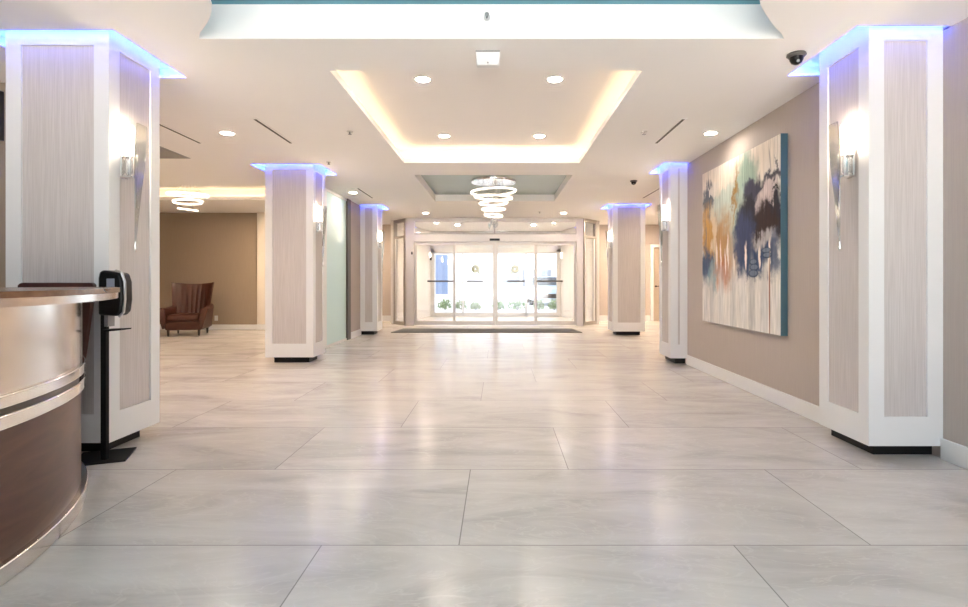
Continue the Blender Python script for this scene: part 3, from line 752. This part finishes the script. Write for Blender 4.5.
def leaf(x0, x1, y, name='door_leaf', bar=None):
    s = .055
    f = MB().box(x0, x0+s, y-.022, y+.022, .02, 2.15).box(x1-s, x1, y-.022, y+.022, .02, 2.15).box(x0+s, x1-s, y-.022, y+.022, 2.07, 2.15).box(x0+s, x1-s, y-.022, y+.022, .02, .12)
    d = f.build(name, ALU, t, bevel=.004)
    MB().box(x0+s, x1-s, y-.004, y+.004, .12, 2.07).build('pane', GLASS, d)
    if bar: MB().box(bar[0], bar[1], y-.055, y-.035, 1.125, 1.165).cyl((bar[0]+.04, y-.03, 1.145), (bar[0]+.04, y-.05, 1.145), .012).cyl((bar[1]-.04, y-.03, 1.145), (bar[1]-.04, y-.05, 1.145), .012).build('push_bar', BRONZE, d)
leaf(-2.17, -1.13, FY+.03, bar=(-1.84, -1.16))
leaf(-1.17, -.10, FY-.03, bar=(-.83, -.40))
leaf(-.09, .96, FY-.03, bar=(.21, .66))
leaf(.93, 1.98, FY+.03, bar=(.95, 1.64))
# angled side lights of the vestibule
def sidelight(name, x0, y0, x1, y1):
    L_ = math.hypot(x1-x0, y1-y0); M = Matrix.Translation((x0, y0, 0)) @ Matrix.Rotation(math.atan2(y1-y0, x1-x0), 4, 'Z')
    f = MB()
    for a in (0, L_-.06): f.box(a, a+.06, -.04, .04, 0, CEIL, M)
    for z0, z1 in ((0, .09), (2.27, 2.33), (2.68, CEIL)): f.box(.06, L_-.06, -.04, .04, z0, z1, M)
    o = struct(name, f, ALUDARK)
    MB().box(.06, L_-.06, -.005, .005, .09, 2.27, M).build('pane', GLASS, o)
    MB().box(.06, L_-.06, -.005, .005, 2.33, 2.68, M).build('transom_pane', GLASS, o)
    MB().box(.06, .12, -.02, .02, .09, 2.27, M).box(L_-.12, L_-.06, -.02, .02, .09, 2.27, M).build('pane_border', WHITE, o)
sidelight('window_3', -2.40, 13.94, -2.79, 14.47)
sidelight('window_4', 2.16, 13.94, 2.58, 14.47)
# vestibule walls, slanting in towards the outer doors
VW = mat('vestibule_paint', (.72, .70, .67), .6)
wl = MB(); wl.faces([(-2.80, 14.47, 0), (-2.22, 17.5, 0), (-2.22, 17.5, CEIL), (-2.80, 14.47, CEIL), (-2.90, 14.47, 0), (-2.32, 17.6, 0), (-2.32, 17.6, CEIL), (-2.90, 14.47, CEIL)], [(0, 1, 2, 3), (4, 7, 6, 5), (3, 2, 6, 7), (0, 4, 5, 1), (0, 3, 7, 4), (1, 5, 6, 2)])
struct('wall_vestibule_left', wl, VW)
wl = MB(); wl.faces([(2.59, 14.47, 0), (2.0, 17.5, 0), (2.0, 17.5, CEIL), (2.59, 14.47, CEIL), (2.69, 14.47, 0), (2.1, 17.6, 0), (2.1, 17.6, CEIL), (2.69, 14.47, CEIL)], [(0, 3, 2, 1), (4, 5, 6, 7), (3, 7, 6, 2), (0, 1, 5, 4), (0, 4, 7, 3), (1, 2, 6, 5)])
struct('wall_vestibule_right', wl, VW)
struct('ceiling_vestibule', MB().box(-2.95, 2.75, 13.98, 17.7, 2.77, 2.9), CEILING)
OY = 17.5
o = struct('door_2', MB().box(-2.22, -2.09, OY, OY+.1, 0, 2.2).box(1.87, 2.0, OY, OY+.1, 0, 2.2).box(-2.22, 2.0, OY, OY+.1, 2.04, 2.77).box(-1.20, -1.14, OY, OY+.1, 0, 2.04).box(.85, .91, OY, OY+.1, 0, 2.04).box(-2.1, 1.9, OY, OY+.1, 0, .13).box(-.20, -.08, OY, OY+.1, .1, 2.04).box(-2.2, 1.98, OY-.05, OY, 2.06, 2.10), mat('outer_frame', (.62, .62, .62), .4, .3), bevel=.005)
for x0, x1 in ((-2.09, -1.20), (-1.14, -.20), (-.08, .85), (.91, 1.87)): MB().box(x0, x1, OY+.04, OY+.05, .13, 2.04).build('pane', GLASS, o)
MB().box(-2.235, -2.18, OY-.06, OY, 1.82, 1.93).build('switch', BLACKMET, o, bevel=.004)
# wreaths on the outer doors
OLIVE = mat('olive_leaf', (.30, .29, .13), .7, var=.3, scale=(20, 20, 20))
def wreath(label, x, s):
    t = thing('door_wreath', label, 'wreath', (x, OY-.03, 1.54)); m = MB()
    rnd = random.Random(3)
    for k in range(150):
        a = rnd.uniform(0, 2*PI); r = .075+rnd.uniform(-.035, .035); q = Vector((r*math.cos(a), rnd.uniform(-.04, .03), r*math.sin(a)))
        d = Vector((rnd.uniform(-1, 1), rnd.uniform(-.6, .2), rnd.uniform(-1, 1))).normalized()*.045; e = d.orthogonal().normalized()*.012
        m.faces([q-d*.5, q+e, q+d*.5, q-e], [(0, 1, 2, 3)])
    m.tube([(.075*math.cos(2*PI*k/24), 0, .075*math.sin(2*PI*k/24)) for k in range(24)], .058, 8, True)
    m.build('wreath_leaves', OLIVE, t)
    b = MB()
    for k in range(5): b.faces([(s*.06, -.02+.006*k, -.05-.01*k), (s*(.13+.01*k), -.02+.006*k, -.10-.02*k), (s*(.11+.01*k), -.02+.006*k, -.14-.015*k), (s*.045, -.02+.006*k, -.08)], [(0, 1, 2, 3)])
    b.build('wreath_ribbon', mat('olive_ribbon', (.22, .21, .08), .6), t)
wreath('round olive wreath on the outer glass door, left of the middle post', -.76, 1)
wreath('round olive wreath on the outer glass door, right of the middle post', .52, -1)

m = MB().box(-2.1, 2.1, -.45, .45, 0, .010)
m2 = MB().prism([(-2.4, 12.0), (1.85, 12.0), (1.75, 12.95), (-2.3, 12.95)], 0.0005, .012)
o = m2.build('entrance_mat', MATRUG); tag(o, 'wide charcoal mat on the floor before the sliding entrance doors', 'mat', None, 'thing'); m.bm.free()

# ------------------------------------------------------------------ outdoors
struct('wall_shade_mass', MB().box(-30, 30, -2.75, 17.7, 3.30, 46), mat('shade_mass_render', (.6, .57, .53), .8))  # unseen tower over the lobby, added to keep sun off the street
CONC = mat('concrete', (.78, .77, .75), .8)
struct('ground_outside', MB().box(-60, 60, 17.75, 80, -.14, -.02), CONC)
struct('ground_behind', MB().box(-60, 60, -60, -2.8, -.14, -.02).box(-60, -9.25, -2.8, 17.7, -.14, -.02), CONC)
t = thing('office_building', 'pale building with grey-blue windows across the street outside', 'building', (0, 38, -.02))
MB().box(-22, 22, 0, 6, 0, 7).build('wall', mat('pale_render', (.92, .92, .92), .8), t)
BW = mat('blue_window', (.24, .29, .37), .4)
for x0, x1, z0, z1 in ((.2, 1.5, .75, 2.0), (1.65, 2.75, .75, 2.0), (2.9, 3.7, .75, 2.0), (-12, -9, .8, 2.2), (7, 10, .8, 2.2), (-1.05, -.35, .1, 1.9)):
    f = MB().box(x0, x1, -.08, -.01, z0, z1).build('window', mat('window_frame_grey', (.55, .57, .6), .5), t)
    MB().box(x0+.06, x1-.06, -.09, -.08, z0+.06, z1-.06).build('pane', BW, f)
MB().box(-4.45, -3.6, -.12, -.01, .25, 3.0).build('blue_shutter', mat('blue_paint', (.22, .31, .50), .5), t)
t = thing('parked_car', 'pale blue car parked facing the entrance beyond the shrubs', 'car', (2.35, 27.5, -.02))
CARP = mat('car_paint', (.50, .63, .76), .3)
side = [(-2.1, .25), (-2.15, .6), (-2.0, .78), (-1.1, .92), (-.45, 1.38), (.9, 1.42), (1.6, .98), (2.1, .92), (2.15, .3)]
M = Matrix(((0, 0, 1, 0), (1, 0, 0, 0), (0, 1, 0, 0), (0, 0, 0, 1)))
MB().prism(side, -.86, .86, M).build('body', CARP, t, bevel=.06, smooth=True)
CG = mat('car_glass', (.05, .07, .09), .08)
MB().faces([(-.72, -1.06, .98), (.72, -1.06, .98), (.66, -.50, 1.36), (-.66, -.50, 1.36), (-.72, -1.0, .96), (.72, -1.0, .96), (.66, -.44, 1.34), (-.66, -.44, 1.34)], [(0, 1, 2, 3), (4, 7, 6, 5), (0, 4, 5, 1), (2, 6, 7, 3), (0, 3, 7, 4), (1, 5, 6, 2)]).build('windscreen', CG, t)
for x in (-.78, .78):
    for y in (-1.35, 1.35):
        MB().cyl((x-.1, y, .32), (x+.1, y, .32), .32, seg=24).build('wheel', BLACKMET, t, smooth=True)
    MB().sphere((x*.82, -2.1, .66), .12, 1.1, .4, .7).build('headlight', CHROME, t, smooth=True)
MB().box(-.5, .5, -2.17, -2.12, .36, .56).build('radiator_opening', BLACKMET, t)
LEAFS = [mat('shrub_green', (.30, .42, .20), .7, var=.3, scale=(9, 9, 9)), mat('shrub_pale', (.40, .48, .28), .7, var=.3, scale=(9, 9, 9))]
def shrub(label, x, y, w, h, k):
    t = thing('low_shrub', label, 'shrub', (x, y, -.02), 0, 'low shrubs outside the entrance'); rnd = random.Random(int(x*100))
    f = MB()
    for i in range(170):
        a = rnd.uniform(0, 2*PI); r = math.sqrt(rnd.random())*w/2; z = h*(.15+.85*rnd.random())*(1-.5*(r/(w/2))**2)
        q = Vector((r*math.cos(a), r*math.sin(a)*.7, z)); d = Vector((rnd.uniform(-1, 1), rnd.uniform(-1, 1), rnd.uniform(-.2, 1))).normalized()*.11
        e = d.orthogonal().normalized()*.03
        f.faces([q-d*.5, q+e, q+d*.5, q-e], [(0, 1, 2, 3)])
    f.build('foliage', LEAFS[k], t)
    s = MB()
    for i in range(5):
        a = i*1.3; s.cyl((.02*math.cos(a), .02*math.sin(a), 0), (w*.25*math.cos(a), w*.2*math.sin(a), h*.6), .008, .004, seg=6)
    s.build('stems', DARKWOOD, t)
for lab, x, w, h, k in (('low green shrub outside below the blue shutter', -2.2, .6, .48, 0), ('low pale shrub outside beside the left inner mullion', -1.55, .5, .45, 1),
                        ('small sparse shrub outside below the left wreath', -.95, .45, .36, 1), ('low green shrub outside just right of the middle post', -.02, .5, .40, 0),
                        ('widest green shrub outside below the right wreath', .75, .8, .50, 0), ('low pale shrub outside in front of the blue car', 1.62, .45, .42, 1),
                        ('small green shrub outside by the right frame of the outer doors', 2.25, .5, .45, 0)):
    shrub(lab, x, 22.0, w, h, k)

# ------------------------------------------------------------------ sky, sun, camera
wd = bpy.data.worlds.new('sky'); sc.world = wd; wd.use_nodes = True
N, L = wd.node_tree.nodes, wd.node_tree.links
sky = N.new('ShaderNodeTexSky'); sky.sky_type = 'HOSEK_WILKIE'; sky.turbidity = 3.5; sky.ground_albedo = .5
sky.sun_direction = Vector((.06, -.5, .86)).normalized()
bg = N['Background']; bg.inputs['Strength'].default_value = 3.3
hs = N.new('ShaderNodeHueSaturation'); hs.inputs['Saturation'].default_value = .35
L.new(sky.outputs[0], hs.inputs['Color']); L.new(hs.outputs[0], bg.inputs['Color'])
sl = bpy.data.lights.new('sun', 'SUN'); sl.energy = 7.5; sl.angle = .01; sl.color = (1, .97, .92)
so = bpy.data.objects.new('sun', sl); C.objects.link(so); so.rotation_euler = Vector((.06, -.5, .86)).to_track_quat('Z', 'Y').to_euler()

cam = bpy.data.cameras.new('camera'); co = bpy.data.objects.new('camera', cam); C.objects.link(co)
cam.sensor_width = 36; cam.lens = 36*540/968; cam.shift_x = -15/968; cam.shift_y = -22.5/968
cam.clip_end = 200; co.location = (0, 0, 1.15); co.rotation_euler = (PI/2, 0, 0); sc.camera = co

vs = sc.view_settings; vs.view_transform = 'Standard'; vs.look = 'None'; vs.gamma = 1; vs.use_curve_mapping = False
vs.exposure = 2.55
sc.cycles.use_denoising = True; sc.cycles.sample_clamp_indirect = 6; sc.cycles.max_bounces = 10; sc.cycles.diffuse_bounces = 6
sc.cycles.transparent_max_bounces = 16; sc.cycles.caustics_reflective = False; sc.cycles.caustics_refractive = False
